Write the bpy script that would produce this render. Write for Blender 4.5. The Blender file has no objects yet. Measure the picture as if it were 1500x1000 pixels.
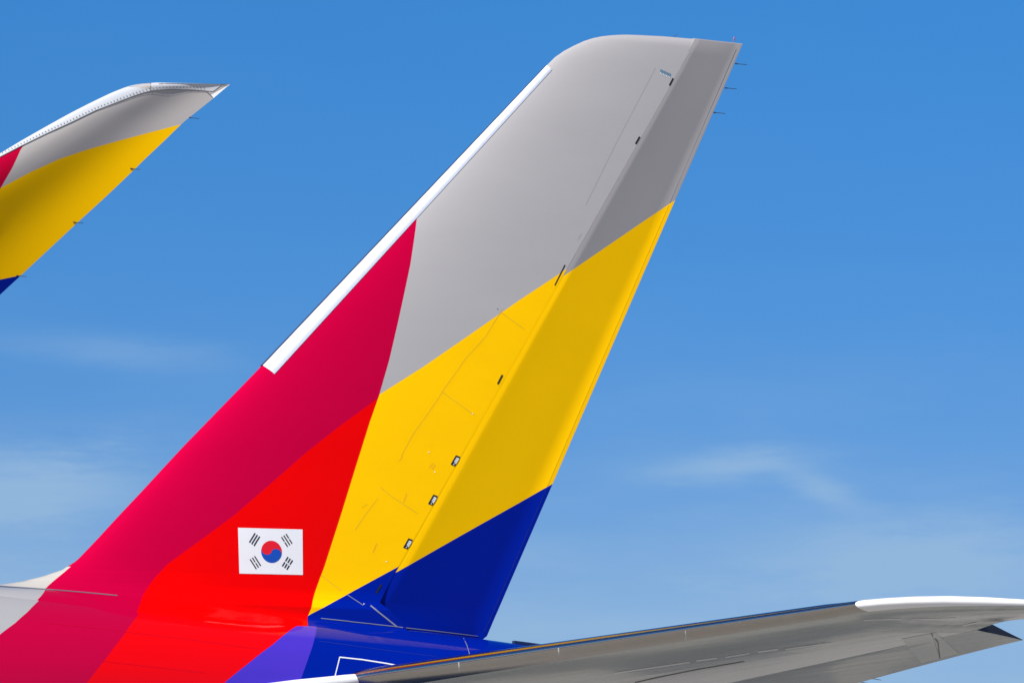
import bpy, bmesh, math, random
from mathutils import Vector, Matrix
from mathutils.bvhtree import BVHTree

random.seed(7)
scene = bpy.context.scene
C = scene.collection

# ------------------------------------------------------------------ camera
AZ, DIST, CAM_Z, PITCH = math.radians(24.0), 76.0, 2.0, math.radians(7.6)
FOCAL = 7068.0                                   # focal length in pixels of a 1500 px wide picture
CAM = Vector((-DIST * math.sin(AZ), -DIST * math.cos(AZ), CAM_Z))
FWD = Vector((math.sin(AZ) * math.cos(PITCH), math.cos(AZ) * math.cos(PITCH), math.sin(PITCH)))
RGT = Vector((math.cos(AZ), -math.sin(AZ), 0.0))
UPV = RGT.cross(FWD)
cam_data = bpy.data.cameras.new('camera')
cam = bpy.data.objects.new('camera', cam_data)
C.objects.link(cam)
cam_data.sensor_width = 36.0
cam_data.lens = 36.0 * FOCAL / 1500.0
cam_data.clip_start = 0.5
cam_data.clip_end = 20000.0
cam.matrix_world = Matrix(((RGT.x, UPV.x, -FWD.x, CAM.x), (RGT.y, UPV.y, -FWD.y, CAM.y),
                           (RGT.z, UPV.z, -FWD.z, CAM.z), (0, 0, 0, 1)))
scene.camera = cam

# ------------------------------------------------------------------ sun, sky, exposure
SUN_EL, SUN_AZ = math.radians(38.0), math.radians(235.0)     # azimuth clockwise from +Y
sun_dir = Vector((math.sin(SUN_AZ) * math.cos(SUN_EL), math.cos(SUN_AZ) * math.cos(SUN_EL), math.sin(SUN_EL)))
sun_data = bpy.data.lights.new('sun', 'SUN')
sun_data.energy = 5.0
sun_data.angle = math.radians(0.53)
sun_data.color = (1.0, 0.955, 0.89)
sun = bpy.data.objects.new('sun', sun_data)
C.objects.link(sun)
sun.rotation_euler = sun_dir.to_track_quat('Z', 'Y').to_euler()

world = bpy.data.worlds.new('World')
scene.world = world
world.use_nodes = True


class NT:
    """small helper for writing node graphs"""
    def __init__(self, tree):
        self.t = tree

    def node(self, kind, **kw):
        n = self.t.nodes.new(kind)
        for k, v in kw.items():
            setattr(n, k, v)
        return n

    def put(self, sock, v):
        if isinstance(v, bpy.types.NodeSocket):
            self.t.links.new(v, sock)
        else:
            sock.default_value = v

    def math(self, op, a, b=0.0, c=None, clamp=False):
        n = self.node('ShaderNodeMath', operation=op, use_clamp=clamp)
        self.put(n.inputs[0], a)
        self.put(n.inputs[1], b)
        if c is not None:
            self.put(n.inputs[2], c)
        return n.outputs[0]

    def mix(self, fac, a, b):
        n = self.node('ShaderNodeMix', data_type='RGBA')
        self.put(n.inputs[0], fac)
        self.put(n.inputs[6], a if isinstance(a, bpy.types.NodeSocket) else (*a, 1.0))
        self.put(n.inputs[7], b if isinstance(b, bpy.types.NodeSocket) else (*b, 1.0))
        return n.outputs[2]

    def noise(self, vec, scale, detail=3.0, rough=0.55, dim='3D'):
        n = self.node('ShaderNodeTexNoise', noise_dimensions=dim)
        self.put(n.inputs['Vector'], vec)
        n.inputs['Scale'].default_value = scale
        n.inputs['Detail'].default_value = detail
        n.inputs['Roughness'].default_value = rough
        return n.outputs[0]

    def mapping(self, vec, scale=(1, 1, 1), rot=(0, 0, 0), loc=(0, 0, 0)):
        n = self.node('ShaderNodeMapping')
        self.put(n.inputs[0], vec)
        n.inputs['Scale'].default_value = scale
        n.inputs['Rotation'].default_value = rot
        n.inputs['Location'].default_value = loc
        return n.outputs[0]

    def smooth(self, v, a, b, o0=0.0, o1=1.0):
        n = self.node('ShaderNodeMapRange', interpolation_type='SMOOTHSTEP')
        self.put(n.inputs[0], v)
        n.inputs[1].default_value, n.inputs[2].default_value = a, b
        n.inputs[3].default_value, n.inputs[4].default_value = o0, o1
        return n.outputs[0]

    def curve(self, v, pts):
        """piecewise linear function through (input, output) pairs"""
        pts = sorted(pts)
        keep = [pts[0]]
        for p in pts[1:]:
            if p[0] - keep[-1][0] > 0.012:
                keep.append(p)
        pts = keep

        def beyond(p, q, ext):          # carries the end segments on in a straight line
            return (q[0] + ext, q[1] + (q[1] - p[1]) / (q[0] - p[0]) * ext)
        if len(pts) > 1:
            pts = [beyond(pts[1], pts[0], -0.9)] + pts + [beyond(pts[-2], pts[-1], 0.9)]
        a0, a1 = pts[0][0], pts[-1][0]
        bs = [p[1] for p in pts]
        b0, b1 = min(bs), max(bs)
        if b1 - b0 < 1e-6:
            b1 = b0 + 1e-3
        fac = self.math('DIVIDE', self.math('SUBTRACT', v, a0), a1 - a0)
        r = self.node('ShaderNodeValToRGB')
        r.color_ramp.interpolation = 'LINEAR'
        els = r.color_ramp.elements
        while len(els) < len(pts):
            els.new(0.5)
        for e, (a, b) in zip(els, pts):
            e.position = (a - a0) / (a1 - a0)
            g = (b - b0) / (b1 - b0)
            e.color = (g, g, g, 1)
        self.put(r.inputs[0], fac)
        return self.math('MULTIPLY_ADD', r.outputs[0], b1 - b0, b0)


w = NT(world.node_tree)
sky = w.node('ShaderNodeTexSky', sky_type='NISHITA', sun_disc=False)
sky.sun_elevation, sky.sun_rotation = SUN_EL, SUN_AZ
sky.altitude, sky.air_density, sky.dust_density, sky.ozone_density = 2000.0, 1.0, 0.0, 6.0
hsv = w.node('ShaderNodeHueSaturation')
hsv.inputs['Saturation'].default_value = 1.27
hsv.inputs['Value'].default_value = 0.985
hsv.inputs['Hue'].default_value = 0.5025
geo = w.node('ShaderNodeTexCoord')
sep = w.node('ShaderNodeSeparateXYZ')
w.put(sep.inputs[0], geo.outputs['Generated'])
# near the horizon the air brightens less than a clean sky would: look the colour up a little higher
z2 = w.math('MULTIPLY', sep.outputs[2], sep.outputs[2])
zlow = w.math('SQRT', w.math('MULTIPLY_ADD', z2, 0.3, 0.028))
zz = w.math('MAXIMUM', sep.outputs[2], zlow)
up = w.node('ShaderNodeCombineXYZ')
w.put(up.inputs[0], sep.outputs[0])
w.put(up.inputs[1], sep.outputs[1])
w.put(up.inputs[2], zz)
nv = w.node('ShaderNodeVectorMath', operation='NORMALIZE')
w.put(nv.inputs[0], up.outputs[0])
w.put(sky.inputs[0], nv.outputs[0])
w.put(hsv.inputs['Color'], sky.outputs[0])
az = w.math('ARCTAN2', sep.outputs[0], sep.outputs[1])           # radians clockwise from +Y
el = w.math('ARCSINE', sep.outputs[2])
comb = w.node('ShaderNodeCombineXYZ')
w.put(comb.inputs[0], az)
w.put(comb.inputs[1], el)
deg = math.radians(1.0)


def cloud(nx, ny, rot, scale, lo, hi, loc=(0, 0, 0), detail=5.0):
    v = w.mapping(comb.outputs[0], (nx, ny, 1), (0, 0, rot), loc)
    return w.smooth(w.noise(v, scale, detail, 0.55), lo, hi)


# thin cirrus streaks over the whole lower sky, thicker towards the horizon
veil = cloud(9, 38, 0.02, 1.6, 0.40, 0.75, (3.1, 1.7, 0))
veil = w.math('MULTIPLY', veil, w.smooth(el, 3.2 * deg, 9.0 * deg, 1.0, 0.04))
low = w.math('MULTIPLY', w.math('EXPONENT', w.math('DIVIDE', w.math('SUBTRACT', 5.2 * deg, el), 1.9 * deg)), 0.47)
low = w.math('MINIMUM', low, 0.78)


def wisp(a, e, sa, se, tilt, amount):
    """one faint soft edged cirrus bank at azimuth a, elevation e (degrees)"""
    da = w.math('SUBTRACT', az, a * deg)
    de = w.math('SUBTRACT', w.math('SUBTRACT', el, e * deg), w.math('MULTIPLY', da, tilt))
    n = w.noise(w.mapping(comb.outputs[0], (34, 170, 1), (0, 0, 0.1)), 1.3, 9.0, 0.66)
    n = w.math('SUBTRACT', n, 0.5)
    de = w.math('MULTIPLY_ADD', n, se * deg * 1.9, de)
    da = w.math('MULTIPLY_ADD', n, sa * deg * 1.2, da)
    q = w.math('ADD', w.math('POWER', w.math('ABSOLUTE', w.math('DIVIDE', da, sa * deg)), 2.0),
               w.math('POWER', w.math('ABSOLUTE', w.math('DIVIDE', de, se * deg)), 2.0))
    return w.math('MULTIPLY', w.math('EXPONENT', w.math('MULTIPLY', q, -1.0)), amount)


total = w.math('ADD', w.math('MULTIPLY', veil, 0.22), low)
for args in ((18.2, 5.85, 1.5, 0.45, 0.05, 0.55), (19.3, 7.45, 1.3, 0.18, -0.06, 0.22), (26.6, 6.12, 1.0, 0.17, 0.10, 0.45),
             (27.7, 5.85, 0.5, 0.17, -0.35, 0.35), (28.7, 5.0, 2.0, 0.5, 0.02, 0.35), (17.0, 4.6, 2.0, 0.5, 0.0, 0.2)):
    total = w.math('ADD', total, wisp(*args))
total = w.math('MINIMUM', total, 0.86)
skycol = w.mix(total, hsv.outputs[0], (3.05, 4.75, 6.85))
bg = world.node_tree.nodes['Background']
w.put(bg.inputs[0], skycol)
bg.inputs[1].default_value = 0.0745

vs = scene.view_settings
vs.view_transform, vs.look, vs.exposure, vs.gamma = 'Standard', 'None', 0.50, 1.0
vs.use_curve_mapping = False

# ------------------------------------------------------------------ helpers


def ray(px, py):
    return (FWD * FOCAL + RGT * (px - 750.0) - UPV * (py - 500.0)).normalized()


def seen(p):
    d = p - CAM
    return 750 + FOCAL * d.dot(RGT) / d.dot(FWD), 500 - FOCAL * d.dot(UPV) / d.dot(FWD)


def on_plane(px, py, n=(0, 1, 0), p0=(0, 0, 0)):
    """the point of a real plane in the place that is seen at a spot of the photograph"""
    d, n, p0 = ray(px, py), Vector(n), Vector(p0)
    return CAM + d * (n.dot(p0 - CAM) / n.dot(d))


def lerp(pts, v):
    if v <= pts[0][0]:
        a, b = pts[0], pts[1]
    elif v >= pts[-1][0]:
        a, b = pts[-2], pts[-1]
    else:
        for a, b in zip(pts, pts[1:]):
            if a[0] <= v <= b[0]:
                break
    return a[1] + (b[1] - a[1]) * (v - a[0]) / (b[0] - a[0])


def smooth01(t):
    t = max(0.0, min(1.0, t))
    return t * t * (3 - 2 * t)


def link(name, verts, faces, mats, parent=None, fmat=None, smooth=True, split=None):
    me = bpy.data.meshes.new(name)
    me.from_pydata([tuple(v) for v in verts], [], faces)
    for m in (mats if isinstance(mats, (list, tuple)) else [mats]):
        me.materials.append(m)
    if fmat:
        for p, i in zip(me.polygons, fmat):
            p.material_index = i
    bm = bmesh.new()
    bm.from_mesh(me)
    bmesh.ops.remove_doubles(bm, verts=bm.verts, dist=1e-5)
    bmesh.ops.recalc_face_normals(bm, faces=bm.faces)
    bm.to_mesh(me)
    bm.free()
    for p in me.polygons:
        p.use_smooth = smooth
    if split is not None:
        me.set_sharp_from_angle(angle=math.radians(split))
    o = bpy.data.objects.new(name, me)
    C.objects.link(o)
    if parent:
        o.parent = parent
    return o


def loft(rings, closed=True, cap0=True, cap1=True):
    n = len(rings[0])
    verts, faces = [], []
    for r in rings:
        verts += r
    for i in range(len(rings) - 1):
        for j in range(n if closed else n - 1):
            k = (j + 1) % n
            faces.append((i * n + j, i * n + k, (i + 1) * n + k, (i + 1) * n + j))
    if cap0:
        faces.append(tuple(range(n)))
    if cap1:
        faces.append(tuple((len(rings) - 1) * n + j for j in range(n)))
    return verts, faces


def bvh(*objs):
    vs_, fs = [], []
    for o in objs:
        b = len(vs_)
        vs_ += [v.co.copy() for v in o.data.vertices]
        fs += [tuple(b + i for i in p.vertices) for p in o.data.polygons]
    return BVHTree.FromPolygons(vs_, fs)


def hit(tree, px, py):
    d = ray(px, py)
    loc, nrm, _, _ = tree.ray_cast(CAM, d)
    if loc is None:
        loc, nrm, _, _ = tree.find_nearest(CAM + d * ((DIST) / d.dot(FWD)))
    if nrm.dot(d) > 0:
        nrm = -nrm
    return loc, nrm


def patch_geo(tree, quad, nu, nv, lift):
    """a small sheet laid on a surface, four corners of it given"""
    a, b, c, d = [Vector((*q, 0)) for q in quad]
    verts, faces = [], []
    for j in range(nv + 1):
        for i in range(nu + 1):
            u, v = i / nu, j / nv
            p = (a * (1 - u) + b * u) * (1 - v) + (d * (1 - u) + c * u) * v
            l, n = hit(tree, p.x, p.y)
            verts.append(l + n * lift)
    for j in range(nv):
        for i in range(nu):
            k = j * (nu + 1) + i
            faces.append((k, k + 1, k + nu + 2, k + nu + 1))
    return verts, faces


class Sheet:
    """collects patches of several colours into one mesh"""
    def __init__(self):
        self.v, self.f, self.m = [], [], []

    def add(self, geo, mi=0):
        b = len(self.v)
        self.v += geo[0]
        self.f += [tuple(b + i for i in f) for f in geo[1]]
        self.m += [mi] * len(geo[1])

    def quad(self, tree, q, lift=0.003, mi=0, nu=1, nv=1):
        self.add(patch_geo(tree, q, nu, nv, lift), mi)

    def poly(self, tree, pts, lift=0.003, mi=0):
        vs_ = []
        for p in pts:
            l, n = hit(tree, *p)
            vs_.append(l + n * lift)
        self.add((vs_, [tuple(range(len(vs_)))]), mi)

    def ribbon(self, tree, pts, width, lift=0.003, mi=0, step=14.0):
        for (x0, y0), (x1, y1) in zip(pts, pts[1:]):
            L = math.hypot(x1 - x0, y1 - y0)
            nx, ny = -(y1 - y0) / L * width / 2, (x1 - x0) / L * width / 2
            self.quad(tree, ((x0 + nx, y0 + ny), (x1 + nx, y1 + ny), (x1 - nx, y1 - ny), (x0 - nx, y0 - ny)),
                      lift, mi, max(1, int(L / step)), 1)

    def build(self, name, mats, parent):
        return link(name, self.v, self.f, mats, parent, self.m, smooth=True)


def tube(name, p0, p1, r0, r1, mat, parent, sides=8, extra=None):
    d = (p1 - p0).normalized()
    a = d.orthogonal().normalized()
    b = d.cross(a)
    rings = []
    prof = [(0.0, r0), (1.0, r1)] if extra is None else extra
    for t, r in prof:
        c = p0.lerp(p1, t)
        rings.append([c + (a * math.cos(k * 2 * math.pi / sides) + b * math.sin(k * 2 * math.pi / sides)) * r
                      for k in range(sides)])
    v, f = loft(rings)
    return link(name, v, f, mat, parent, smooth=True, split=50)


# ------------------------------------------------------------------ materials
GREY = (0.338, 0.328, 0.330)
CRIMSON = (0.41, 0.0004, 0.033)
RED = (0.66, 0.0008, 0.0010)
YELLOW = (0.86, 0.475, 0.0004)
BLUE = (0.0004, 0.0105, 0.245)
PURPLE = (0.056, 0.028, 0.42)
BEIGE = (0.42, 0.40, 0.365)


def material(name, color=None, rough=0.3, metal=0.0, coat=0.0, spec=0.5, bump=None, emis=None):
    m = bpy.data.materials.new(name)
    m.use_nodes = True
    t = NT(m.node_tree)
    b = m.node_tree.nodes['Principled BSDF']
    if color is not None:
        b.inputs['Base Color'].default_value = (*color, 1)
    b.inputs['Roughness'].default_value = rough
    b.inputs['Metallic'].default_value = metal
    b.inputs['Coat Weight'].default_value = coat
    b.inputs['Coat Roughness'].default_value = 0.04
    b.inputs['Specular IOR Level'].default_value = spec
    return m, t, b


def worn(name, color, rough=0.3, metal=0.0, coat=0.0, var=0.08, scale=3.0, stretch=(1, 1, 1), spec=0.5, bumps=0.0, along=None):
    """plain finish with uneven gloss, faint streaks of dirt and a little waviness"""
    m, t, b = material(name, color, rough, metal, coat, spec)
    co = t.node('ShaderNodeTexCoord').outputs['Object']
    if along is None:
        vec = t.mapping(co, stretch)
    else:                          # streaks that follow the span
        vec = t.mapping(t.mapping(co, (1, 1, 0), (0, 0, along)), (3.2, 0.22, 1))
    n1 = t.noise(vec, scale, 5, 0.6)
    n2 = t.noise(co, scale * 9, 4, 0.6)
    f = t.math('ADD', t.math('MULTIPLY', t.math('SUBTRACT', n1, 0.5), var * 2), t.math('MULTIPLY', t.math('SUBTRACT', n2, 0.5), var))
    f = t.math('ADD', f, 1.0)
    mul = t.node('ShaderNodeMix', data_type='RGBA', blend_type='MULTIPLY')
    mul.inputs[0].default_value = 1.0
    mul.inputs[6].default_value = (*color, 1)
    cmb = t.node('ShaderNodeCombineXYZ')
    for i in range(3):
        t.put(cmb.inputs[i], f)
    t.put(mul.inputs[7], cmb.outputs[0])
    t.put(b.inputs['Base Color'], mul.outputs[2])
    t.put(b.inputs['Roughness'], t.math('MULTIPLY_ADD', t.math('SUBTRACT', n2, 0.5), rough * (0.12 if metal else 0.5), rough))
    if bumps:
        bp = t.node('ShaderNodeBump')
        bp.inputs['Strength'].default_value = bumps
        bp.inputs['Distance'].default_value = 0.02
        t.put(bp.inputs['Height'], n1)
        t.put(b.inputs['Normal'], bp.outputs[0])
    return m


def livery(name, build, rough=0.12, coat=0.0, waves=0.04, spec=0.04, stretch=(0.5, 1, 0.5), rot=0.0, girth=False):
    """airline paint: flat colour fields bounded by lines that run over the skin (x, z of the aircraft)"""
    m, t, b = material(name, None, rough, 0.0, coat, spec)
    co = t.node('ShaderNodeTexCoord').outputs['Object']
    s = t.node('ShaderNodeSeparateXYZ')
    t.put(s.inputs[0], co)
    p = s.outputs[2]
    if girth:                     # round the body the lines are read off along height plus sideways reach
        p = t.math('SUBTRACT', p, t.math('ABSOLUTE', s.outputs[1]))
    col = build(t, s.outputs[0], p)
    n1 = t.noise(t.mapping(co, stretch, (0, rot, 0)), 1.2, 5, 0.6)
    n2 = t.noise(co, 30, 3, 0.6)
    f = t.math('MULTIPLY_ADD', t.math('SUBTRACT', n1, 0.5), 0.10, 1.0)
    f = t.math('ADD', f, t.math('MULTIPLY', t.math('SUBTRACT', n2, 0.5), 0.03))
    mul = t.node('ShaderNodeMix', data_type='RGBA', blend_type='MULTIPLY')
    mul.inputs[0].default_value = 1.0
    t.put(mul.inputs[6], col)
    cmb = t.node('ShaderNodeCombineXYZ')
    for i in range(3):
        t.put(cmb.inputs[i], f)
    t.put(mul.inputs[7], cmb.outputs[0])
    t.put(b.inputs['Base Color'], mul.outputs[2])
    t.put(b.inputs['Roughness'], t.math('MULTIPLY_ADD', t.math('SUBTRACT', n1, 0.5), 0.06, rough))
    bp = t.node('ShaderNodeBump')
    bp.inputs['Strength'].default_value = waves
    bp.inputs['Distance'].default_value = 0.01
    t.put(bp.inputs['Height'], t.noise(co, 1.6, 2, 0.5))
    t.put(b.inputs['Normal'], bp.outputs[0])
    return m


def after(t, x, z, pts):
    """1 behind (aft of) the line x = f(z)"""
    return t.math('GREATER_THAN', x, t.curve(z, [(p[1], p[0]) for p in pts]))


def xp(tree, pts):
    return [(l.x, l.z - abs(l.y)) for l in (hit(tree, *p)[0] for p in pts)]


def above(t, x, z, pts):
    """1 above the line z = f(x)"""
    return t.math('GREATER_THAN', z, t.curve(x, pts))


M_metal = worn('polished_aluminium', (0.88, 0.88, 0.89), 0.43, 1.0, var=0.015, stretch=(0.4, 2, 0.4))
M_slat = worn('bare_aluminium', (0.44, 0.425, 0.41), 0.17, 1.0, var=0.08, scale=2.0, stretch=(0.6, 3, 3))
M_white = worn('white_gloss_paint', (0.80, 0.80, 0.80), 0.22, 0.0, 0.3, var=0.02)
M_lightgrey = worn('light_grey_paint', (0.50, 0.51, 0.53), 0.3, 0.0, 0.1, var=0.04)
M_under = worn('grey_underside_paint', (0.44, 0.465, 0.445), 0.16, 0.0, 0.2, var=0.22, scale=1.5, bumps=0.35, along=-0.62)
M_panel = worn('pale_grey_panel_paint', (0.70, 0.72, 0.72), 0.3, 0.0, 0.1, var=0.05)
M_patch = worn('pale_patch_grey', (0.50, 0.53, 0.52), 0.3, 0.0, 0.1, var=0.06)
M_greypaint = worn('warm_grey_paint', (0.44, 0.41, 0.39), 0.25, 0.0, 0.2, var=0.03)
M_black = worn('black_opening', (0.006, 0.006, 0.007), 0.5, var=0.1)
M_rib = worn('dark_rib', (0.010, 0.012, 0.020), 0.5, var=0.1)  # even dark tone for the elevator's outboard end face
M_gap = worn('panel_gap', (0.55, 0.31, 0.006), 0.6, var=0.1)
M_gapgrey = worn('grey_panel_gap', (0.12, 0.12, 0.125), 0.6, var=0.1)
M_seal = worn('pale_sealant', (0.20, 0.21, 0.27), 0.4, var=0.1)
M_wick = worn('dark_wick', (0.03, 0.035, 0.05), 0.5, var=0.1)
M_blueprint = worn('blue_print', (0.06, 0.17, 0.27), 0.4, var=0.1)
M_orange = worn('orange_print', (0.72, 0.33, 0.004), 0.4, var=0.1)
M_pink = worn('pink_stencil', (0.70, 0.16, 0.17), 0.35, var=0.1)
M_flagred = worn('flag_red', (0.62, 0.004, 0.012), 0.3, var=0.04)
M_flagblue = worn('flag_blue', (0.003, 0.055, 0.36), 0.3, var=0.04)
M_flagblack = worn('flag_black', (0.012, 0.012, 0.020), 0.3, var=0.04)
M_flagwhite = worn('flag_white', (0.66, 0.67, 0.69), 0.3, var=0.02)
M_darkblue = worn('dark_blue_paint', (0.004, 0.010, 0.06), 0.3, var=0.05)
M_edgedark = worn('dark_edge_finish', (0.035, 0.045, 0.10), 0.5, var=0.05, spec=0.2)  # dark tone on the nose and starboard side of the fin's edge strip
M_greyjoint = worn('grey_joint', (0.325, 0.316, 0.318), 0.3, var=0.05, spec=0.2)
M_bluegap = worn('blue_gap', (0.012, 0.025, 0.20), 0.4, var=0.05)
M_lap = worn('lap_joint_paint', (0.46, 0.001, 0.012), 0.3, var=0.1, spec=0.3)
M_edgewhite = worn('pale_edge_paint', (0.50, 0.52, 0.55), 0.25, var=0.03)
M_crownline = worn('crown_line_grey', (0.11, 0.12, 0.17), 0.3, var=0.1)
M_redlens = worn('red_lens', (0.22, 0.06, 0.14), 0.5, var=0.02)

# ------------------------------------------------------------------ the ground (below the picture, but it lights the undersides)
mg, t, b = material('apron_concrete', None, 0.85)
co = t.node('ShaderNodeTexCoord').outputs['Object']
br = t.node('ShaderNodeTexBrick')
br.offset = 0.0
t.put(br.inputs['Vector'], co)
br.inputs['Scale'].default_value = 1.0
br.inputs['Brick Width'].default_value = 7.5
br.inputs['Row Height'].default_value = 7.5
br.inputs['Mortar Size'].default_value = 0.03
br.inputs['Color1'].default_value = (0.29, 0.275, 0.25, 1)
br.inputs['Color2'].default_value = (0.33, 0.31, 0.28, 1)
br.inputs['Mortar'].default_value = (0.05, 0.05, 0.05, 1)
stain = t.smooth(t.noise(co, 0.07, 6, 0.6), 0.3, 0.7)
t.put(b.inputs['Base Color'], t.mix(stain, br.outputs[0], (0.25, 0.225, 0.19)))
S = 6000.0
ground = link('ground', [(-S, -S, 0), (S, -S, 0), (S, S, 0), (-S, S, 0)], [(0, 1, 2, 3)], mg, smooth=False)
ground['kind'] = 'structure'

# ------------------------------------------------------------------ the airliner
airliner = bpy.data.objects.new('airliner', None)
C.objects.link(airliner)
airliner['label'] = 'parked jet airliner with grey, crimson, red, yellow and blue tail bearing a South Korean flag'
airliner['category'] = 'airliner'

# ---- fuselage
CROWN = [(-60.0, 7.2), (-56.0, 7.8), (-50.0, 8.2), (-15.0, 8.14), (-11.0, 8.07), (-8.45, 7.96), (-6.5, 7.845), (-3.47, 7.64), (-2.0, 7.52), (-0.45, 7.395), (1.0, 7.235),
         (3.0, 6.96), (4.6, 6.72), (5.3, 6.58)]
KEEL = [(-60.0, 5.2), (-56.0, 3.0), (-50.0, 2.1), (-24.0, 2.1), (-15.0, 3.15), (-8.45, 4.25), (-3.5, 5.0), (-0.45, 5.42), (3.0, 5.95), (4.6, 6.2),
        (5.3, 6.33)]
HALF = [(-60.0, 0.9), (-56.0, 2.3), (-50.0, 2.98), (-22.0, 2.98), (-15.0, 2.65), (-8.45, 1.88), (-5.0, 1.42), (-3.5, 1.22), (-0.45, 0.92), (3.0, 0.55), (4.6, 0.34),
        (5.3, 0.14)]


def fus(x):
    # averaged along the length so that the tail cone carries no kinks
    ds = (-0.9, -0.6, -0.3, 0, 0.3, 0.6, 0.9)
    return tuple(max(lo, sum(lerp(t_, x + d) for d in ds) / 7) for t_, lo in ((CROWN, 0), (KEEL, 0), (HALF, 0.08)))


rings = []
xs = [-60.5] + [-60 + i * 2.0 for i in range(23)] + [-15.5 + i * 0.5 for i in range(41)] + [5.1, 5.3]
for x in xs:
    zc, zk, a = fus(x)
    cz, hz = (zc + zk) / 2, max(0.08, (zc - zk) / 2)
    rings.append([Vector((x, a * math.sin(k * 2 * math.pi / 96), cz + hz * math.cos(k * 2 * math.pi / 96))) for k in range(96)])
v, f = loft(rings)
fuselage = link('fuselage', v, f, M_greypaint, airliner, split=60)

# ---- fin planform in its own plane (y = 0)
LE_PX = [(-260, 868), (-80, 862), (0, 855.5), (32, 851), (64, 843), (91, 834), (112, 821), (140, 792), (174, 755), (209, 718), (243, 681), (270, 652), (381, 538),
         (800, 97), (813, 84), (826, 75), (840, 67.5), (855, 60.6), (868.5, 56.2), (880, 53.8), (893, 52.2), (905, 51.4), (916, 51.1), (930, 51.5), (945, 52.2)]
LE = [(p.z, p.x) for p in (on_plane(*q) for q in LE_PX)]
for i in range(1, len(LE)):
    if LE[i][0] <= LE[i - 1][0]:
        LE[i] = (LE[i - 1][0] + 0.004, LE[i][1])
LE.insert(0, (6.6, LE[0][1] - 1.0))
H_TOP, H_BOT = on_plane(1018, 58), on_plane(546, 884)
H_LOW = on_plane(583, 918)
HINGE = [(6.6, H_LOW.x + 0.2), (H_LOW.z, H_LOW.x), (H_BOT.z, H_BOT.x), (H_TOP.z, H_TOP.x)]
ZTOP = LE[-1][0] + 0.012
UH = 0.69
NACA = lambda u: 5.0 * (0.2969 * math.sqrt(max(u, 0)) - 0.1260 * u - 0.3516 * u * u + 0.2843 * u ** 3 - 0.1036 * u ** 4)


def le_x(z):
    return lerp(LE, z)


def hinge_x(z):
    return lerp(HINGE, z)


HL = [(6.6, lerp([(H_BOT.z, H_BOT.x), (H_TOP.z, H_TOP.x)], 6.6)), (H_TOP.z, H_TOP.x)]


def fin_y(x, z):
    l = le_x(z)
    full = (lerp(HL, z) - l) / UH
    u = (x - l) / full
    thick = 0.092 if z < 16 else 0.092 - 0.008 * (z - 16)
    y = NACA(min(u, 0.98)) * thick * full
    # smooth fillet into the fuselage, then down out of sight beneath its skin
    if z < 9.0:
        zc, zk, a_ = fus(x)
        dz, h_ = z - zc, (zc - zk) / 2
        if dz > 0:
            b_ = -1.5 * dz
        else:
            b_ = a_ * math.sqrt(max(0.0, 1 - (1 + dz / h_) ** 2)) if dz > -h_ else a_
        k = 0.05 + 0.40 * smooth01((x - l) / 1.5) * (1.0 - 0.75 * smooth01((x + 5.2) / 2.4))
        h = max(k - abs(y - b_), 0.0) / k
        d_ = b_ - y
        y = max(y, b_) + h * h * k / 4
        if d_ > k * 0.6:
            y -= 0.10 * smooth01((d_ - k * 0.6) / 0.5) + 0.0
    # rounded tip
    if z > ZTOP - 0.16:
        y *= math.sqrt(max(0.0, 1 - ((z - ZTOP + 0.16) / 0.16) ** 2))
    return max(y, 0.0)


zs = [6.6, 6.9, 7.0] + [7.05 + i * 0.0125 for i in range(100)] + [8.32 + i * 0.05 for i in range(9)]
zs += [8.75 + i * 0.15 for i in range(53)]
zs = [z for z in zs if z < 16.55] + [q[0] for q in LE if q[0] >= 16.55]
zs += [ZTOP - 0.16 + 0.16 * math.sin(a * math.pi / 18) for a in range(0, 10)]
zs = sorted(set(round(z, 4) for z in zs if z <= ZTOP))
us = [0.5 * (1 - math.cos(math.pi * i / 44)) for i in range(23)]
us = [0.0, 0.0002, 0.0006, 0.0012, 0.002, 0.0045, 0.008, 0.0125, 0.018, 0.025, 0.034, 0.046, 0.06, 0.078, 0.10, 0.13, 0.17, 0.21, 0.26, 0.31, 0.37, 0.43, 0.49, 0.55, 0.61,
      0.67, 0.73, 0.79, 0.85, 0.90, 0.94]
rings = []
for z in zs:
    l, h = le_x(z), hinge_x(z)
    cols = [l + (h - l) * u for u in us]
    cols = [x for x in cols if x < h - 0.2 * min(1, (h - l) / 4)]
    while len(cols) < len(us):
        cols.append(cols[-1] + (h - 0.19 * min(1, (h - l) / 4) - cols[-1]) * 0.5)
    cols += [h - e * min(1.0, (h - l) / 4) for e in (0.16, 0.13, 0.10, 0.07, 0.04, 0.012, 0.0)]
    left = [Vector((x, -fin_y(x, z), z)) for x in cols]
    right = [Vector((p.x, -p.y, p.z)) for p in left]
    rings.append(list(reversed(left)) + right[1:])
v, f = loft(rings, closed=False, cap0=False, cap1=False)
tail_fin = link('tail_fin', v, f, M_greypaint, airliner, split=None)
fin_tree = bvh(tail_fin)
fus_tree = bvh(fuselage)

# ---- rudder, swung a few degrees to starboard about its hinge
DEFL = math.radians(7.0)
hd = (H_TOP - H_BOT).normalized()
chord_dir = Vector((1, 0, 0)) - hd * hd.x
chord_dir.normalize()
nrm0 = Vector((0, 1, 0))
cd = (chord_dir * math.cos(DEFL) + nrm0 * math.sin(DEFL)).normalized()
rn = hd.cross(cd).normalized()
if rn.y > 0:
    rn = -rn                                             # rudder's port side normal


def on_rudder(px, py):
    return on_plane(px, py, rn, H_BOT)


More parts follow.
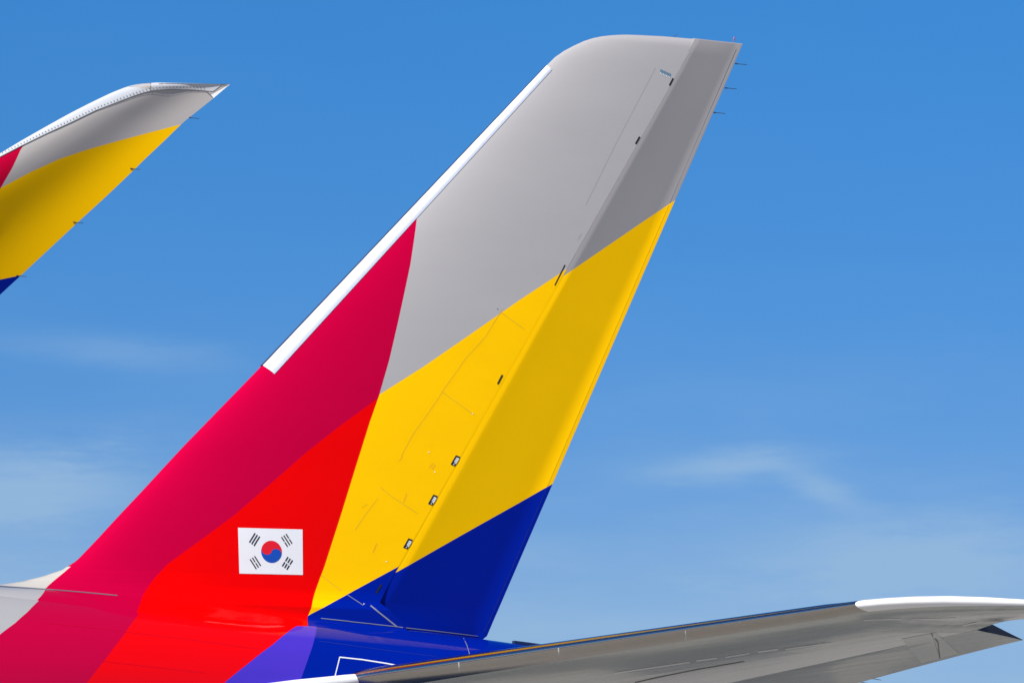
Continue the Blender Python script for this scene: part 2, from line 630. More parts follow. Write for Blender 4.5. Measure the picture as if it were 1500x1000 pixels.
R_FRONT = [(590, 924), (585, 917.5), (574, 909), (562, 899), (547, 886), (552, 876)]
R_BACK = [(705, 937), (712.5, 931), (714.6, 926), (718, 918), (723.5, 905), (727.5, 896)]
N = 40
top_f, top_b = (1018, 59), (1087, 66)
fr = list(R_FRONT) + [(552 + (top_f[0] - 552) * i / N, 876 + (top_f[1] - 876) * i / N) for i in range(1, N + 1)]
bk = list(R_BACK) + [(727.5 + (top_b[0] - 727.5) * i / N, 896 + (top_b[1] - 896) * i / N) for i in range(1, N + 1)]
# three closing rows for the rounded top
for a in (30, 60, 85):
    s = math.sin(math.radians(a))
    fr.append((1018 + (1013.5 - 1018) * 0.2 * s + 2.0 * s, 59 - 2.2 * s))
    bk.append((1087 + 0.5 * s, 66 - 1.8 * s))
rings = []
for i, (pf, pb) in enumerate(zip(fr, bk)):
    a, b_ = on_rudder(*pf), on_rudder(*pb)
    z = a.z
    hx = hinge_x(min(z, ZTOP - 0.2))
    base = fin_y(hx - 0.01, min(z, ZTOP - 0.25)) if i > 3 else 0.30
    base = min(base, 0.34)
    if z < 8.3:
        base = min(base, fin_y(hinge_x(8.3) - 0.01, 8.3))
    k = 1.0
    if i >= len(fr) - 3:
        k = math.cos(math.radians((30, 60, 85)[i - len(fr) + 3]))
    prof = [(-0.05, 0.945), (0.0, 0.985), (0.012, 0.992), (0.03, 0.995), (0.045, 1.0), (0.06, 0.99), (0.09, 0.955), (0.2, 0.83), (0.4, 0.63), (0.6, 0.43), (0.8, 0.235), (0.935, 0.095), (0.94, 0.108), (1.0, 0.085)]
    L = [a.lerp(b_, u) + rn * (base * y * k) for u, y in prof]
    R_ = [a.lerp(b_, u) - rn * (base * y * k) for u, y in prof]
    rings.append(L + list(reversed(R_)))
v, f = loft(rings)
rudder = link('rudder', v, f, M_greypaint, airliner, split=40)
rud_tree = bvh(rudder)

# ---- paint fields, taken where each line crosses the skin


def xz(tree, pts):
    out = []
    for p in pts:
        l, _ = hit(tree, *p)
        out.append((l.x, l.z))
    return out


f_l1 = xz(fin_tree, [(611, 316), (601, 388), (583, 472), (570, 528), (555, 580), (542, 617), (520, 687), (500, 752), (475, 830), (456, 890), (451, 903)])
f_l2 = xz(fin_tree, [(551, 585), (500, 622), (450, 661), (400, 705), (342, 755), (300, 786), (245, 826), (225, 848), (208, 874)])
f_l3 = xz(fin_tree, [(540, 590), (555, 578), (620, 537), (691, 488), (760, 440), (826, 396.5)])
f_l4 = xz(fin_tree, [(445, 906), (455, 899), (500, 875), (540, 853), (577, 833)])
f_l5 = xz(fin_tree, [(104, 829), (96, 836), (85, 845), (70, 858)])
f_l5 += [(f_l5[0][0] - 1.5, f_l5[0][1] + 0.12), (-14.0, 9.0), (-16.0, 12.0)]


f_l6 = xz(fin_tree, [(6, 859), (30, 861), (60, 863.5), (100, 866)])


def fin_paint(t, x, z):
    c = t.mix(above(t, x, z, f_l3), YELLOW, GREY)
    c = t.mix(above(t, x, z, f_l4), BLUE, c)
    hot = t.mix(after(t, x, z, f_l2), CRIMSON, RED)
    hot = t.mix(after(t, x, z, f_l5), t.mix(above(t, x, z, f_l6), (0.33, 0.325, 0.33), BEIGE), hot)
    return t.mix(after(t, x, z, f_l1), hot, c)


tail_fin.data.materials[0] = livery('fin_livery', fin_paint, rot=-0.75, stretch=(0.35, 1, 1.4))

r_l3 = xz(rud_tree, [(845, 391), (880, 367), (940, 326), (975, 302.5)])
r_l4 = xz(rud_tree, [(590, 832.5), (640, 804), (700, 770), (760, 736.5), (795, 716.5)])


def rudder_paint(t, x, z):
    c = t.mix(above(t, x, z, r_l3), YELLOW, (GREY[0] * 0.80, GREY[1] * 0.79, GREY[2] * 0.79))  # grey darkened: shade of the turned rudder is put into its paint
    return t.mix(above(t, x, z, r_l4), BLUE, c)


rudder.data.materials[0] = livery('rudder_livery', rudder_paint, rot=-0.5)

b_l1 = xp(fus_tree, [(66, 869), (56, 880), (40, 896), (22, 912), (0, 928.5), (-60, 970), (-120, 1010)])
b_l2 = xp(fus_tree, [(213, 887), (204, 898), (180, 931), (155, 964), (127, 1000), (100, 1035)])
b_l3 = xp(fus_tree, [(448, 908), (440, 913), (400, 943), (365, 970), (328, 1000), (290, 1030)])
b_l4 = xp(fus_tree, [(464, 912), (463, 925), (458, 945), (450, 968), (440, 996), (430, 1030)])


def body_paint(t, x, z):
    c = t.mix(after(t, x, z, b_l1), (0.33, 0.325, 0.33), CRIMSON)
    c = t.mix(after(t, x, z, b_l2), c, RED)
    c = t.mix(after(t, x, z, b_l3), c, PURPLE)
    return t.mix(after(t, x, z, b_l4), c, BLUE)


fuselage.data.materials[0] = livery('fuselage_livery', body_paint, rough=0.06, waves=0.015, stretch=(0.15, 1, 3), spec=0.36, girth=True)

# ---- fin: bright leading edge
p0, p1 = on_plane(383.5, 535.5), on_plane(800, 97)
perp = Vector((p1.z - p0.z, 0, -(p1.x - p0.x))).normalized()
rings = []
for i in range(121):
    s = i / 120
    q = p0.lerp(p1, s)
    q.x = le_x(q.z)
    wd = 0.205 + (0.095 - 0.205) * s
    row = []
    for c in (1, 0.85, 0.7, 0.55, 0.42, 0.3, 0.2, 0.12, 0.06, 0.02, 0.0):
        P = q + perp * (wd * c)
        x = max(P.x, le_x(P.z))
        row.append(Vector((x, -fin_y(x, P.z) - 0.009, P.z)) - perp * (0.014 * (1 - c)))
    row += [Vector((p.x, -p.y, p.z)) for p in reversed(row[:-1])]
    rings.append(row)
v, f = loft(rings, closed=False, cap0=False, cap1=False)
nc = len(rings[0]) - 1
strip = link('leading_edge_strip', v, f, [M_metal, M_edgedark], tail_fin, [1 if k % nc >= nc // 2 - 2 else 0 for k in range(len(f))])

# ---- fin details
for pts, wd in (([(986, 115), (980.5, 125.5)], 2.3), ([(937, 200.5), (931, 211)], 2.6), ([(736, 549), (729, 562.5)], 2.8), ([(558.5, 855.5), (551, 868.5)], 2.9)):
    s = Sheet()
    s.ribbon(fin_tree, pts, wd, 0.004)
    s.build('hinge_slot', [M_black], tail_fin)
s = Sheet()
s.ribbon(fin_tree, [(827.5, 388), (812.5, 418)], 1.7, 0.004)
s.build('hinge_slot', [M_black], tail_fin)
for cx, cy in ((667, 674.5), (634, 732), (597.5, 796)):
    s = Sheet()
    ax, ay = 0.50, -0.866           # along the hinge
    bx, by = 0.86, 0.36             # across it

    def at(a, b):
        return (cx + ax * a + bx * b, cy + ay * a + by * b)
    s.quad(fin_tree, [at(8, -3.8), at(8, 3.8), at(-8, 3.8), at(-8, -3.8)], 0.004, 0)
    for k, (a, b, la, lb) in enumerate(((4.2, 1.0, 1.0, 2.2), (1.6, 1.2, 0.9, 2.4), (-0.8, 0.6, 0.8, 2.0), (-3.0, 1.3, 0.7, 1.8), (0.4, 2.6, 4.6, 0.6), (-6.0, 0.4, 0.8, 0.8))):
        s.quad(fin_tree, [at(a - la, b - lb), at(a + la, b - lb), at(a + la, b + lb), at(a - la, b + lb)], 0.006 + 0.001 * k, 1)
    s.build('actuator_opening', [M_black, M_flagwhite], tail_fin)

# access panel joints on the yellow field
for pts in ([(737, 452), (724, 472), (712, 492), (690, 516), (684, 522), (668, 545), (650, 570), (640, 586), (622, 612), (606, 634), (594, 656), (588, 668)],
            [(733, 457), (768, 482)], [(648, 574), (694, 607)], [(590, 668), (584, 676)], [(557, 713), (576, 728), (612, 752)],
            [(553, 730), (536, 752), (520, 776)], [(538, 738), (530, 744)], [(470, 842), (500, 864)]):
    s = Sheet()
    s.ribbon(fin_tree, pts, 0.75, 0.002)
    s.build('panel_joint', [M_gap], tail_fin)
for pts in ([(638, 680), (633, 687)], [(634, 678), (629, 685)], [(596, 722), (591, 736)], [(552, 795), (546, 809)]):
    s = Sheet()
    s.ribbon(fin_tree, pts, 1.2, 0.003)
    s.build('stencil_dash', [M_orange], tail_fin)
for cx, cy in ((692, 605.5), (637, 691), (628, 662), (566, 822), (533, 884), (729, 452.5)):
    l, n = hit(fin_tree, cx, cy)
    tube('screw_cap', l - n * 0.004, l + n * 0.006, 0.011, 0.008, M_flagwhite if cy != 452.5 else M_wick, tail_fin, 8)
# grey joints up the fin box
for pts in ([(960, 100), (905, 205), (858, 300)], [(852, 342), (846, 352)]):
    s = Sheet()
    s.ribbon(fin_tree, pts, 0.45, 0.002, step=20)
    s.build('panel_joint', [M_greyjoint], tail_fin)
s = Sheet()
for i in range(7):
    x, y = 967.5 + i * 2.3, 101.5 + i * 1.05
    s.quad(fin_tree, [(x, y), (x + 1.6, y + 0.8), (x + 0.6, y + 6.0), (x - 0.8, y + 5.2)], 0.003, 0)
    s.quad(fin_tree, [(x - 0.6, y + 4.6), (x + 0.4, y + 5), (x - 0.1, y + 7.2), (x - 1.0, y + 6.8)], 0.005, 1)
s.build('blue_stencil', [M_blueprint, M_flagwhite], tail_fin)

# ---- national flag
FL = [(348.5, 772.5), (443, 775), (443.5, 841.5), (350.5, 839.5)]


def flag_pt(u, v):
    a, b, c, d = FL
    x = (a[0] * (1 - u) + b[0] * u) * (1 - v) + (d[0] * (1 - u) + c[0] * u) * v
    y = (a[1] * (1 - u) + b[1] * u) * (1 - v) + (d[1] * (1 - u) + c[1] * u) * v
    return (x, y)


s = Sheet()
s.quad(fin_tree, FL, 0.004, 0, 24, 16)
# disc: u, v of a flag three wide and two high
CU, CV, RU, RV = 0.511, 0.507, 0.162, 0.242
N = 48
TILT = math.radians(18)


def disc(r, a):
    return flag_pt(CU + RU * r * math.cos(a), CV - RV * r * math.sin(a))


def swirl(n=16):
    """the S line from one end of the tilted diameter to the other"""
    pts = []
    for i in range(n + 1):       # left lobe, bulging down
        a = math.pi + math.pi * i / n
        pts.append((-0.5 + 0.5 * math.cos(a), 0.42 * math.sin(a)))
    for i in range(1, n + 1):    # right lobe, bulging up
        a = math.pi - math.pi * i / n
        pts.append((0.5 + 0.5 * math.cos(a), 0.42 * math.sin(a)))
    return pts


def disc_xy(x, y):
    ca, sa = math.cos(-TILT), math.sin(-TILT)
    return flag_pt(CU + RU * (x * ca - y * sa), CV - RV * (x * sa + y * ca))


sw = swirl()
for side, mi in ((1, 1), (-1, 2)):
    # strips between the S line and the rim, so that the faces stay convex
    n = len(sw) - 1
    for i in range(n):
        def rim(j):
            a = math.pi * (1 - j / n) * side
            return (math.cos(a), math.sin(a))
        q = [disc_xy(*sw[i]), disc_xy(*sw[i + 1]), disc_xy(*rim(i + 1)), disc_xy(*rim(i))]
        s.poly(fin_tree, q, 0.008, mi)
for (u, v_, ang, bits) in ((0.250, 0.248, 1, '111'), (0.752, 0.248, -1, '010'), (0.255, 0.752, -1, '101'), (0.757, 0.752, 1, '000')):
    # bars are long along the line at `ang`, stacked across it
    L = math.hypot(2, 3)
    dx, dy = (2 / L, -3 / L * 1.0) if ang > 0 else (2 / L, 3 / L)       # bar direction in flag units (x right, y down)
    nx, ny = -dy, dx
    if nx < 0:
        nx, ny = -nx, -ny
    order = bits
    for k in range(3):
        off = (k - 1) * 0.126
        segs = [(-0.25, 0.25)] if order[k] == '1' else [(-0.25, -0.025), (0.025, 0.25)]
        for (s0, s1) in segs:
            hw = 0.029
            q = []
            for (sa, sb) in ((s0, -hw), (s1, -hw), (s1, hw), (s0, hw)):
                X, Y = dx * sa + nx * (off + sb), dy * sa + ny * (off + sb)
                q.append(flag_pt(u + X / 3.0, v_ + Y / 2.0))
            s.quad(fin_tree, q, 0.008, 3)
flag = s.build('national_flag', [M_flagwhite, M_flagred, M_flagblue, M_flagblack], tail_fin)

# ---- fin and rudder edges: wicks, trailing strip, tip fittings


def wick(px, py, plane_fn, length, parent, tilt=0.0, mat=None, k=1.0):
    a = plane_fn(px, py)
    d = Vector((1, 0, tilt)).normalized()
    prof = [(0.0, 0.011), (0.18, 0.011), (0.22, 0.006), (0.5, 0.0055), (0.97, 0.005), (1.0, 0.003)]
    prof = [(q, r * k) for q, r in prof]
    return tube('static_wick', a - d * 0.004, a + d * length, 0, 0, mat or M_wick, parent, 6, prof)


for px, py in ((1077, 93.5), (1062, 129), (1045.5, 165)):
    wick(px, py, on_rudder, 0.215, rudder, -0.005)
a = on_plane(984, 54.5)
tube('lightning_rod', a - Vector((0, 0, 0.03)), a + Vector((0.10, 0, 0.06)), 0.006, 0.004, M_wick, tail_fin, 6)
a = on_rudder(1073, 63)
tube('tip_rod', a - Vector((0, 0, 0.03)), a + Vector((0.035, 0, 0.10)), 0, 0, M_redlens, rudder, 8, [(0, 0.006), (0.55, 0.006), (0.6, 0.016), (1.0, 0.012)])
for y_lo, y_hi, mt in ((925, 716, M_bluegap), (714, 300, M_gap), (298, 72, M_gapgrey)):
    s = Sheet()
    nb = max(4, int((y_lo - y_hi) / 14))
    for i in range(nb):
        y0, y1 = y_lo - (y_lo - y_hi) * i / nb, y_lo - (y_lo - y_hi) * (i + 1) / nb
        x0, x1 = 712.5 + (931 - y0) * (1087 - 712.5) / (931 - 66), 712.5 + (931 - y1) * (1087 - 712.5) / (931 - 66)
        s.quad(rud_tree, [(x0 - 5.9, y0), (x0 - 5.4, y0), (x1 - 5.4, y1), (x1 - 5.9, y1)], 0.002, 0)
    s.build('trailing_edge_joint', [mt], rudder)

# fin foot: sealant lines, fairing plate behind the rudder, joint at the foot of the hinge
s = Sheet()
s.ribbon(bvh(tail_fin, rudder), [(542.5, 886.5), (562, 902), (582, 918)], 2.0, 0.008, 0, 4)
s.build('foot_seal', [M_seal], tail_fin)
s = Sheet()
foot_tree = bvh(tail_fin, rudder, fuselage)
s.ribbon(foot_tree, [(470, 905), (520, 910.5), (565, 915.5), (600, 919.5), (645, 924.5), (700, 931)], 1.1, 0.006, 0, 5)
s.build('foot_seal', [M_seal], tail_fin)
s = Sheet()
s.ribbon(fin_tree, [(508, 870), (532, 886)], 0.9, 0.003)
s.build('panel_joint', [M_seal], tail_fin)

# ---- fuselage details
s = Sheet()
s.ribbon(fus_tree, [(490, 992), (494, 976), (497.5, 962)], 1.6, 0.004, 0, 4)
s.ribbon(fus_tree, [(497, 962), (530, 965.5), (565, 971), (597, 977)], 1.8, 0.006, 0, 8)
s.build('door_outline', [M_flagwhite], fuselage)
s = Sheet()
s.ribbon(fus_tree, [(679, 934), (684, 945), (689, 962)], 0.9, 0.003, 0, 5)
s.build('skin_joint', [M_seal], fuselage)
for pts, mt in (([(62, 911.3), (150, 921), (260, 934), (380, 950)], M_lap), ([(466, 938), (560, 951), (640, 961)], M_bluegap), ([(150, 968), (300, 985)], M_lap)):
    s = Sheet()
    s.ribbon(fus_tree, pts, 0.45, 0.002, 0, 12)
    s.build('lap_joint', [mt], fuselage)
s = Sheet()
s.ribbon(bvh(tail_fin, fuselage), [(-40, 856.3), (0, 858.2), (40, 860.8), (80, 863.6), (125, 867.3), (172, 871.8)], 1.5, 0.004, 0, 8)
s.build('crown_line', [M_crownline], fuselage)  # thin dark grey line along the crown edge
# low plate on the crown behind the rudder
a, b_ = on_plane(752, 939.5), on_plane(794, 945)
vv = []
for p, h in ((a, 0.0), (b_, 0.0)):
    for dy in (-0.05, 0.05):
        for dz in (-0.10, 0.018):
            vv.append(Vector((p.x, dy, p.z + dz)))
link('crown_plate', vv, [(0, 1, 3, 2), (4, 6, 7, 5), (0, 4, 5, 1), (2, 3, 7, 6), (1, 5, 7, 3), (0, 2, 6, 4)], M_darkblue, fuselage, smooth=False)

# ---- tailplane: a plane with dihedral and a little nose-up setting
PHI, INC, Z0 = math.radians(7.5), math.radians(2.0), 6.4
HN = Vector((math.tan(INC), math.tan(PHI), 1.0)).normalized()


def hp(x, y):
    """point of the port tailplane's chord plane"""
    return Vector((x, y, Z0 - math.tan(INC) * x - math.tan(PHI) * y))


def mirror(p):
    return Vector((p.x, -p.y, p.z))


def edge(a, b, n):
    return [(a[0] + (b[0] - a[0]) * i / n, a[1] + (b[1] - a[1]) * i / n) for i in range(n)]


H_LEAD = edge((-4.02, 0.0), (1.33, -7.72), 24) + edge((1.33, -7.72), (1.71, -8.27), 3) + [(1.71, -8.27), (1.98, -8.52), (2.30, -8.73), (2.75, -8.93), (3.3, -9.06), (4.0, -9.16), (4.7, -9.24), (5.35, -9.28)]
H_REAR = edge((0.9, 0.0), (4.05, -7.71), 24) + edge((4.05, -7.71), (4.5, -8.05), 3) + [(4.5, -8.05), (4.68, -8.2), (4.85, -8.35), (5.05, -8.55), (5.2, -8.75), (5.35, -8.95), (5.5, -9.12), (5.62, -9.26)]
UE = [0.72] * 25 + [0.86, 0.97, 1.0, 1.0, 1.0, 1.0, 1.0, 1.0, 1.0, 1.0]
NOSE = [0.0, 0.0008, 0.003, 0.0065, 0.011, 0.017, 0.025, 0.034, 0.044, 0.06, 0.078]
BODY = [0.078, 0.085, 0.12, 0.17, 0.23, 0.30, 0.38, 0.47, 0.56, 0.65, 0.74, 0.83, 0.91, 0.97, 1.0]
TC = 0.095


def tailplane_ring(i, fr):
    a, r = hp(*H_LEAD[i]), hp(*H_REAR[i])
    full = (r - a) / UE[i]
    ch = full.length
    low, top = [], []
    for q in fr:
        u = q * UE[i]
        t_ = NACA(min(u, 1.0)) * TC * ch
        p = a + full * u
        low.append(p - HN * t_)
        top.append(p + HN * t_ * 0.9)
    return low, top


def tailplane(side):
    fx = (lambda p: p) if side < 0 else mirror
    n = len(H_LEAD)
    i_tip = 27                      # first station of the white tip
    body, nose, tip, nroot = [], [], [], []
    for i in range(n):
        lo, tp = tailplane_ring(i, BODY)
        body.append([fx(p) for p in list(lo) + list(reversed(tp))])
        lo, tp = tailplane_ring(i, NOSE)
        row = [fx(p) for p in list(reversed(lo)) + tp[1:]]
        if i <= 3:
            nroot.append(row)
        if 3 <= i <= i_tip:
            nose.append(row)
        if i >= i_tip:
            tip.append(row)
    v, f = loft(body)
    tp_ = link('tailplane', v, f, M_under, airliner, split=40)
    link('leading_edge', *loft(nose, closed=False, cap0=False, cap1=False), M_slat, tp_)
    link('leading_edge_root', *loft(nroot, closed=False, cap0=False, cap1=False), M_white, tp_)
    # the white tip cap reaches a little further round
    link('tip_cap', *loft(tip, closed=False, cap0=False, cap1=True), M_white, tp_)
    # elevator, drooped
    dr = math.radians(6.0)
    a0, a1 = hp(*H_REAR[0]), hp(*H_REAR[24])
    ax = (a1 - a0).normalized()
    cdir = HN.cross(ax)
    if cdir.x < 0:
        cdir = -cdir
    cdir = (cdir * math.cos(dr) - HN * math.sin(dr)).normalized()
    en = ax.cross(cdir).normalized()
    if en.z < 0:
        en = -en
    rings = []
    m = 26
    for k in range(m):
        s_ = 0.10 + (0.995 - 0.10) * k / (m - 1)
        hpnt = a0.lerp(a1, s_)
        xte = 3.15 + (5.06 - 3.15) * s_
        yte = hpnt.y + 0.42 * (s_ ** 6)
        ch = xte - hpnt.x
        d = Vector((xte - hpnt.x, yte - hpnt.y, 0))
        d = d - en * (d.dot(en) / 1.0)
        # lay the chord into the drooped plane
        d.z = -(en.x * d.x + en.y * d.y) / en.z
        full = (hp(*H_REAR[min(24, int(s_ * 24))]) - hp(*H_LEAD[min(24, int(s_ * 24))])).length / 0.72
        t0 = NACA(0.72) * TC * full
        prof = [(-0.03, 0.90), (0.0, 0.975), (0.03, 0.985), (0.10, 0.94), (0.3, 0.72), (0.6, 0.41), (0.85, 0.17), (1.0, 0.04)]
        lo = [hpnt + d * u - en * (t0 * y) for u, y in prof]
        tp = [hpnt + d * u + en * (t0 * y * 0.9) for u, y in prof]
        rings.append([fx(p) for p in lo + list(reversed(tp))])
    v, f = loft(rings)
    el_ = link('elevator', v, f, M_under, airliner, split=40)
    rib = rings[-1]
    o = Vector((0, -0.004, 0)) if side < 0 else Vector((0, 0.004, 0))
    link('end_rib', [p + o for p in rib], [tuple(range(len(rib)))], M_rib, el_, smooth=False)
    return tp_, el_


stab, elev = tailplane(-1)
tailplane(1)
stab_tree = bvh(stab)
elev_tree = bvh(elev)
both_tree = bvh(stab, elev)

# white fairing that runs forward from the root of the leading edge along the body
rings = []
for (x, y), r in zip(((590, 982), (545, 987.5), (505, 993), (470, 996.5), (430, 999.5), (395, 1002.5), (350, 1006), (300, 1010)), (0.02, 0.07, 0.095, 0.095, 0.085, 0.07, 0.05, 0.02)):
    l, n_ = hit(fus_tree, x, y + 4)
    c_ = l + n_ * 0.02
    rings.append([c_ + Vector((0, math.cos(k * math.pi / 8), math.sin(k * math.pi / 8))) * r for k in range(16)])
link('root_fairing', *loft(rings), M_white, airliner)
# underside joints and streaks
for pts, wd, mt in (([(900, 985), (960, 976.5), (1010, 969)], 2.0, M_panel), ([(1020, 967), (1050, 963)], 2.0, M_panel), ([(1062, 962), (1098, 956)], 1.8, M_panel),
                    ([(1110, 954), (1140, 950)], 2.2, M_panel), ([(1150, 950), (1200, 943)], 1.6, M_panel), ([(1200, 943), (1216, 941)], 1.6, M_panel),
                    ([(930, 999), (960, 992), (1020, 980), (1090, 968)], 1.2, M_gapgrey), ([(1410, 915.5), (1433, 910.5)], 1.4, M_panel),
                    ([(1265, 907.5), (1320, 905.5)], 1.5, M_panel), ([(1336, 906.5), (1400, 904.5)], 1.2, M_panel),
                    ([(1364, 927), (1374, 940), (1376.5, 963)], 1.6, M_gapgrey)):
    s = Sheet()
    s.ribbon(both_tree, pts, wd, 0.004, 0, 8)
    s.build('underside_joint', [mt], stab)
s = Sheet()
s.quad(both_tree, [(1321, 935), (1364, 927), (1377, 964), (1350, 970)], 0.003, 0, 6, 4)
s.build('pale_patch', [M_patch], elev)  # paler grey patch on the underside
s = Sheet()
s.quad(both_tree, [(1365, 927), (1371, 925.5), (1404, 956), (1378, 963)], 0.003, 0, 6, 4)
s.build('pale_patch', [M_patch], elev)
# joint bands round the bright leading edge
le_tree = bvh([c for c in stab.children if c.name.startswith('leading_edge') and 'root' not in c.name][0])
for x, y in ((672, 971), (818, 950), (1004, 925)):
    s = Sheet()
    s.ribbon(le_tree, [(x, y - 1.5), (x + 1.0, y + 12)], 1.6, 0.002, 0, 3)
    s.build('edge_joint', [M_lightgrey], stab)


def elev_pt(px, py):
    l, n = hit(elev_tree, px, py)
    return l


for px, py in ((1432, 957), (1457, 950), (1496, 940.5)):
    a = elev_pt(px, py)
    d = Vector((1, 0, -0.13)).normalized()
    tube('static_wick', a - d * 0.02, a + d * 0.16, 0, 0, M_wick, elev, 6, [(0.0, 0.010), (0.2, 0.010), (0.25, 0.0055), (1.0, 0.004)])

# ---- port wing tip, curving up
TIPY, TIPZ = -32.3, 9.5


def wing_g(z):
    t_ = TIPZ - z
    return TIPY + 0.18 * t_ + 0.115 * t_ * t_


def on_wing(px, py):
    d = ray(px, py)
    lo, hi = 30.0, 70.0
    for _ in range(60):
        m_ = (lo + hi) / 2
        P = CAM + d * m_
        if P.y < wing_g(P.z):
            lo = m_
        else:
            hi = m_
    return CAM + d * lo


W_LE = [(226, 121.6), (212, 122.6), (200, 124.2), (188, 127), (176, 131.3), (160, 138), (130, 152.5), (100, 168), (65, 187.5), (30, 207.5), (0, 225.5), (-50, 254), (-100, 283), (-200, 341), (-300, 400),
        (-420, 470), (-560, 552)]
W_TE = [(337, 123.6), (335, 125.6), (331, 128.5), (326.5, 132.5), (320, 138), (310, 146.3), (291, 161.5), (268, 180), (239, 208), (213, 232.5), (191, 254), (152, 291), (111, 328.5), (30, 404), (-45, 473),
        (-130, 549), (-240, 640)]
OUT = [(0.0, 0.0), (0.004, 0.007), (0.015, 0.014), (0.04, 0.023), (0.08, 0.032), (0.14, 0.040), (0.20, 0.043), (0.28, 0.041), (0.36, 0.034), (0.44, 0.024), (0.52, 0.013), (0.60, 0.003),
       (0.68, -0.004), (0.76, -0.0075), (0.84, -0.0075), (0.92, -0.0045), (1.0, 0.0)]
US = [0.0, 0.002, 0.006, 0.013, 0.025, 0.04, 0.06, 0.085, 0.115, 0.15, 0.19, 0.24, 0.30, 0.36, 0.43, 0.50, 0.57, 0.64, 0.71, 0.78, 0.85, 0.92, 0.97, 1.0]


def catmull(pts, t_):
    n = len(pts) - 1
    i = min(int(t_), n - 1)
    u = t_ - i
    P = [Vector((*pts[max(0, min(n, i + k))], 0)) for k in (-1, 0, 1, 2)]
    return 0.5 * ((2 * P[1]) + (P[2] - P[0]) * u + (2 * P[0] - 5 * P[1] + 4 * P[2] - P[3]) * u * u + (-P[0] + 3 * P[1] - 3 * P[2] + P[3]) * u ** 3)


rings = []
NS = (len(W_LE) - 1) * 4
for i in range(NS + 1):
    a, b_ = catmull(W_LE, i / 4), catmull(W_TE, i / 4)
    A, B = on_wing(a.x, a.y), on_wing(b_.x, b_.y)
    ch = (B - A).length
    k = smooth01(0.25 + i / 10.0)
    outer, inner = [], []
    for u in US:
        P = A.lerp(B, u)
        P.y = wing_g(P.z)
        n = Vector((0, -1, -(0.18 + 0.23 * (TIPZ - P.z)))).normalized()
        outer.append(P + n * (lerp(OUT, u) * ch * k * 1.0))
        inner.append(P - n * (NACA(u) * 0.085 * ch * k))
    rings.append(outer + list(reversed(inner[1:-1])))
v, f = loft(rings)
wing_tip = link('wing_tip', v, f, M_greypaint, airliner, split=50)
last = rings[-1]
# the rest of the port wing runs inboard to the fuselage
c0 = sum(last, Vector()) / len(last)
L0, T0 = last[0], last[len(US) - 1]
wr = [last]
for (lx, tx, y, z, th_) in ((L0.x - 1.5, T0.x - 0.35, L0.y + 2.6, L0.z - 0.62, 0.12), (L0.x - 6.0, T0.x - 2.0, L0.y + 9.5, L0.z - 1.25, 0.12), (-32.5, T0.x - 3.6, -10.0, 4.9, 0.13), (-39.5, -27.5, -1.5, 3.9, 0.15)):
    ch = tx - lx
    lo = [Vector((lx + ch * u, y, z - lerp(OUT, u) * ch)) for u in US]
    up = [Vector((lx + ch * u, y, z + NACA(u) * th_ * ch * 0.6)) for u in US]
    wr.append(lo + list(reversed(up[1:-1])))
port_wing = link('wing', *loft(wr), M_greypaint, airliner, split=50)
star = [[mirror(p) for p in r] for r in wr]
link('wing', *loft(star), M_greypaint, airliner, split=50)
sr = [[mirror(p) for p in r] for r in rings]
link('wing_tip', *loft(sr), M_greypaint, airliner, split=50)

wt_tree = bvh(wing_tip)
SEAM = [(-420, 478), (-100, 288), (0, 230), (37, 211), (70, 195), (105, 179), (140, 162), (175, 148.5), (196, 140.5), (210, 136), (222, 133), (238, 131.6), (252, 131), (278, 131.6), (301, 133.2), (305, 136.5), (311, 142.2), (313, 144.5)]
t_l1 = xz(wt_tree, [(36, 211), (30, 220), (18, 246), (0, 277), (-40, 340), (-80, 400)])
t_l2 = xz(wt_tree, [(-60, 312), (0, 276), (43, 253), (87, 233), (130, 218.5), (175, 206), (220, 194), (250, 186.2)])
t_l3 = xz(wt_tree, [(-40, 420), (0, 409.5), (27, 404), (40, 402)])
GREYW = (0.40, 0.375, 0.36)


def tip_paint(t, x, z):
    c = t.mix(above(t, x, z, t_l2), YELLOW, GREYW)
    c = t.mix(above(t, x, z, t_l3), BLUE, c)
    return t.mix(after(t, x, z, t_l1), (0.44, 0.0008, 0.03), c)


for o in (wing_tip, bpy.data.objects['wing_tip.001']):
    o.data.materials[0] = livery('wing_tip_livery' if o is wing_tip else 'starboard_tip_livery', tip_paint, waves=0.05)


def shell_between(upper, lower, tree, n, rows, lift, name, mat, parent):
    """thin skin over the tip between two lines that run along it"""
    v_, f_ = [], []
    for i in range(n + 1):
        s_ = i / n
        a = catmull(upper, s_ * (len(upper) - 1))
        b_ = catmull(lower, s_ * (len(lower) - 1))
        for j in range(rows + 1):
            p = a.lerp(b_, j / rows)
            l, nn = hit(tree, p.x, p.y)
            v_.append(l + nn * lift)
    for i in range(n):
        for j in range(rows):
            k = i * (rows + 1) + j
            f_.append((k, k + 1, k + rows + 2, k + rows + 1))
    return link(name, v_, f_, mat, parent)


# leading edge: built from the tip's own sections so that it wraps round the nose
seam_hits = [hit(wt_tree, *p)[0] for p in SEAM]


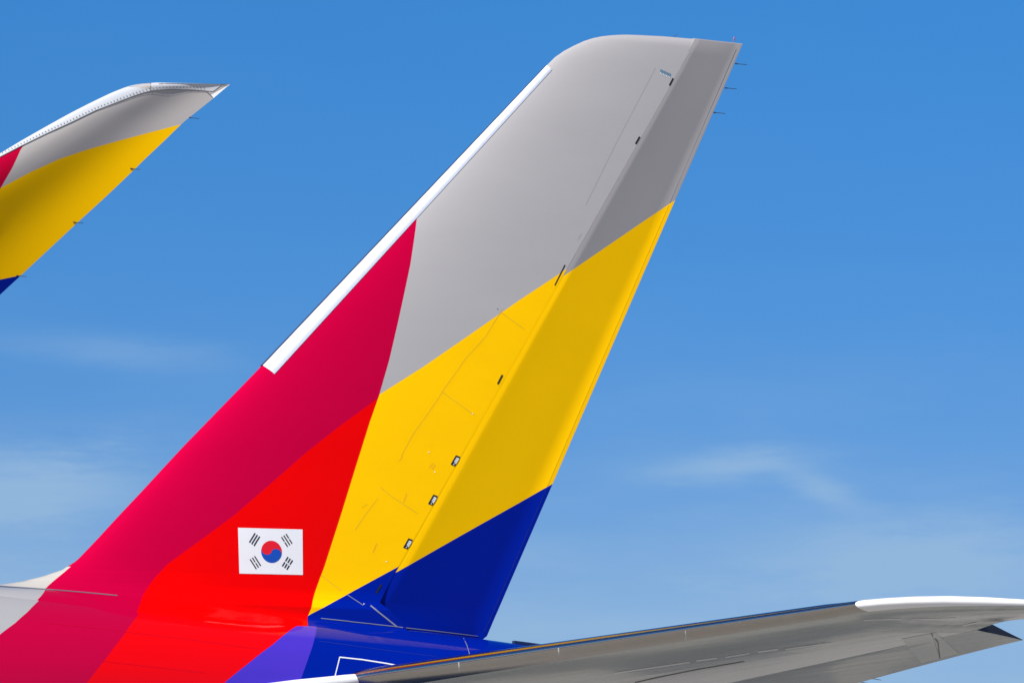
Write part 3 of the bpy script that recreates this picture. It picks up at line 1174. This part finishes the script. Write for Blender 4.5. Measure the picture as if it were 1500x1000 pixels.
def nose_shell(i0, i1, name, mat, lift):
    rows = []
    for i in range(i0, i1 + 1):
        a, b_ = catmull(W_LE, i / 4), catmull(W_TE, i / 4)
        # where the section crosses the seam
        us_ = 0.02
        for q in range(400):
            u = q / 400
            Q = rings[i][0]
            for k in range(len(US) - 1):
                if US[k] <= u <= US[k + 1]:
                    Q = rings[i][k].lerp(rings[i][k + 1], (u - US[k]) / (US[k + 1] - US[k]))
            qx, qy = seen(Q)
            if qy > lerp(SEAM, qx):
                us_ = u
                break
        ring = rings[i]
        pts = []
        m_ = len(US)

        def sample(u, arr):
            for k in range(m_ - 1):
                if US[k] <= u <= US[k + 1]:
                    f_ = (u - US[k]) / (US[k + 1] - US[k])
                    return arr[k].lerp(arr[k + 1], f_)
            return arr[-1]
        outer = ring[:m_]
        inner = [ring[0]] + list(reversed(ring[m_:])) + [ring[m_ - 1]]
        ctr = (sample(us_, outer) + sample(us_, inner)) / 2
        fr_ = (1.0, 0.85, 0.7, 0.56, 0.44, 0.33, 0.23, 0.15, 0.08, 0.03, 0.0)
        row = [sample(us_ * q, outer) for q in fr_] + [sample(us_ * q, inner) for q in reversed(fr_[:-1])]
        row = [p + (p - ctr).normalized() * lift for p in row]
        rows.append(row)
    v_, f_ = loft(rows, closed=False, cap0=False, cap1=False)
    return link(name, v_, f_, mat, wing_tip)


nose_shell(2, NS, 'leading_edge', M_edgewhite, 0.004)
tip_edge = shell_between([(221.5, 122.4), (240, 121.2), (270, 121.4), (300, 122.4), (326, 123.4)], [(221.5, 132.8), (240, 131.4), (264, 131.0), (286, 132.2), (312, 134.0)], wt_tree, 40, 6, 0.004, 'tip_edge', M_lightgrey, wing_tip)
s = Sheet()
s.poly(wt_tree, [(312.5, 144), (308.5, 139.5), (325.5, 123.3), (336.6, 123.7), (330.5, 128.7), (321, 136.8)], 0.006)
s.build('tip_cap', [M_white], wing_tip)
s = Sheet()
s.ribbon(wt_tree, SEAM[1:-1], 0.8, 0.006, 0, 10)
s.ribbon(wt_tree, [(220.5, 122.5), (220, 133)], 0.9, 0.007, 0, 4)
s.build('edge_joint', [M_gapgrey], wing_tip)
# rows of fasteners along the leading edge
s = Sheet()
d_ = 0.0
pts = [(p[0], p[1] - 3.6) for p in SEAM[1:15]]
acc = 0.0
for (x0, y0), (x1, y1) in zip(pts, pts[1:]):
    L = math.hypot(x1 - x0, y1 - y0)
    while acc < L:
        x, y = x0 + (x1 - x0) * acc / L, y0 + (y1 - y0) * acc / L
        s.poly(wt_tree, [(x + 0.85 * math.cos(k * math.pi / 3), y + 0.85 * math.sin(k * math.pi / 3)) for k in range(6)], 0.0075)
        acc += 5.0
    acc -= L
rv = s.build('rivet_row', [M_gapgrey], wing_tip)
rv['kind'] = 'stuff'
for px, py in ((277.5, 172.5), (191.5, 247), (108, 325.5), (24.5, 403.8)):
    wick(px, py, on_wing, 0.085, wing_tip, -0.03, None, 0.45)
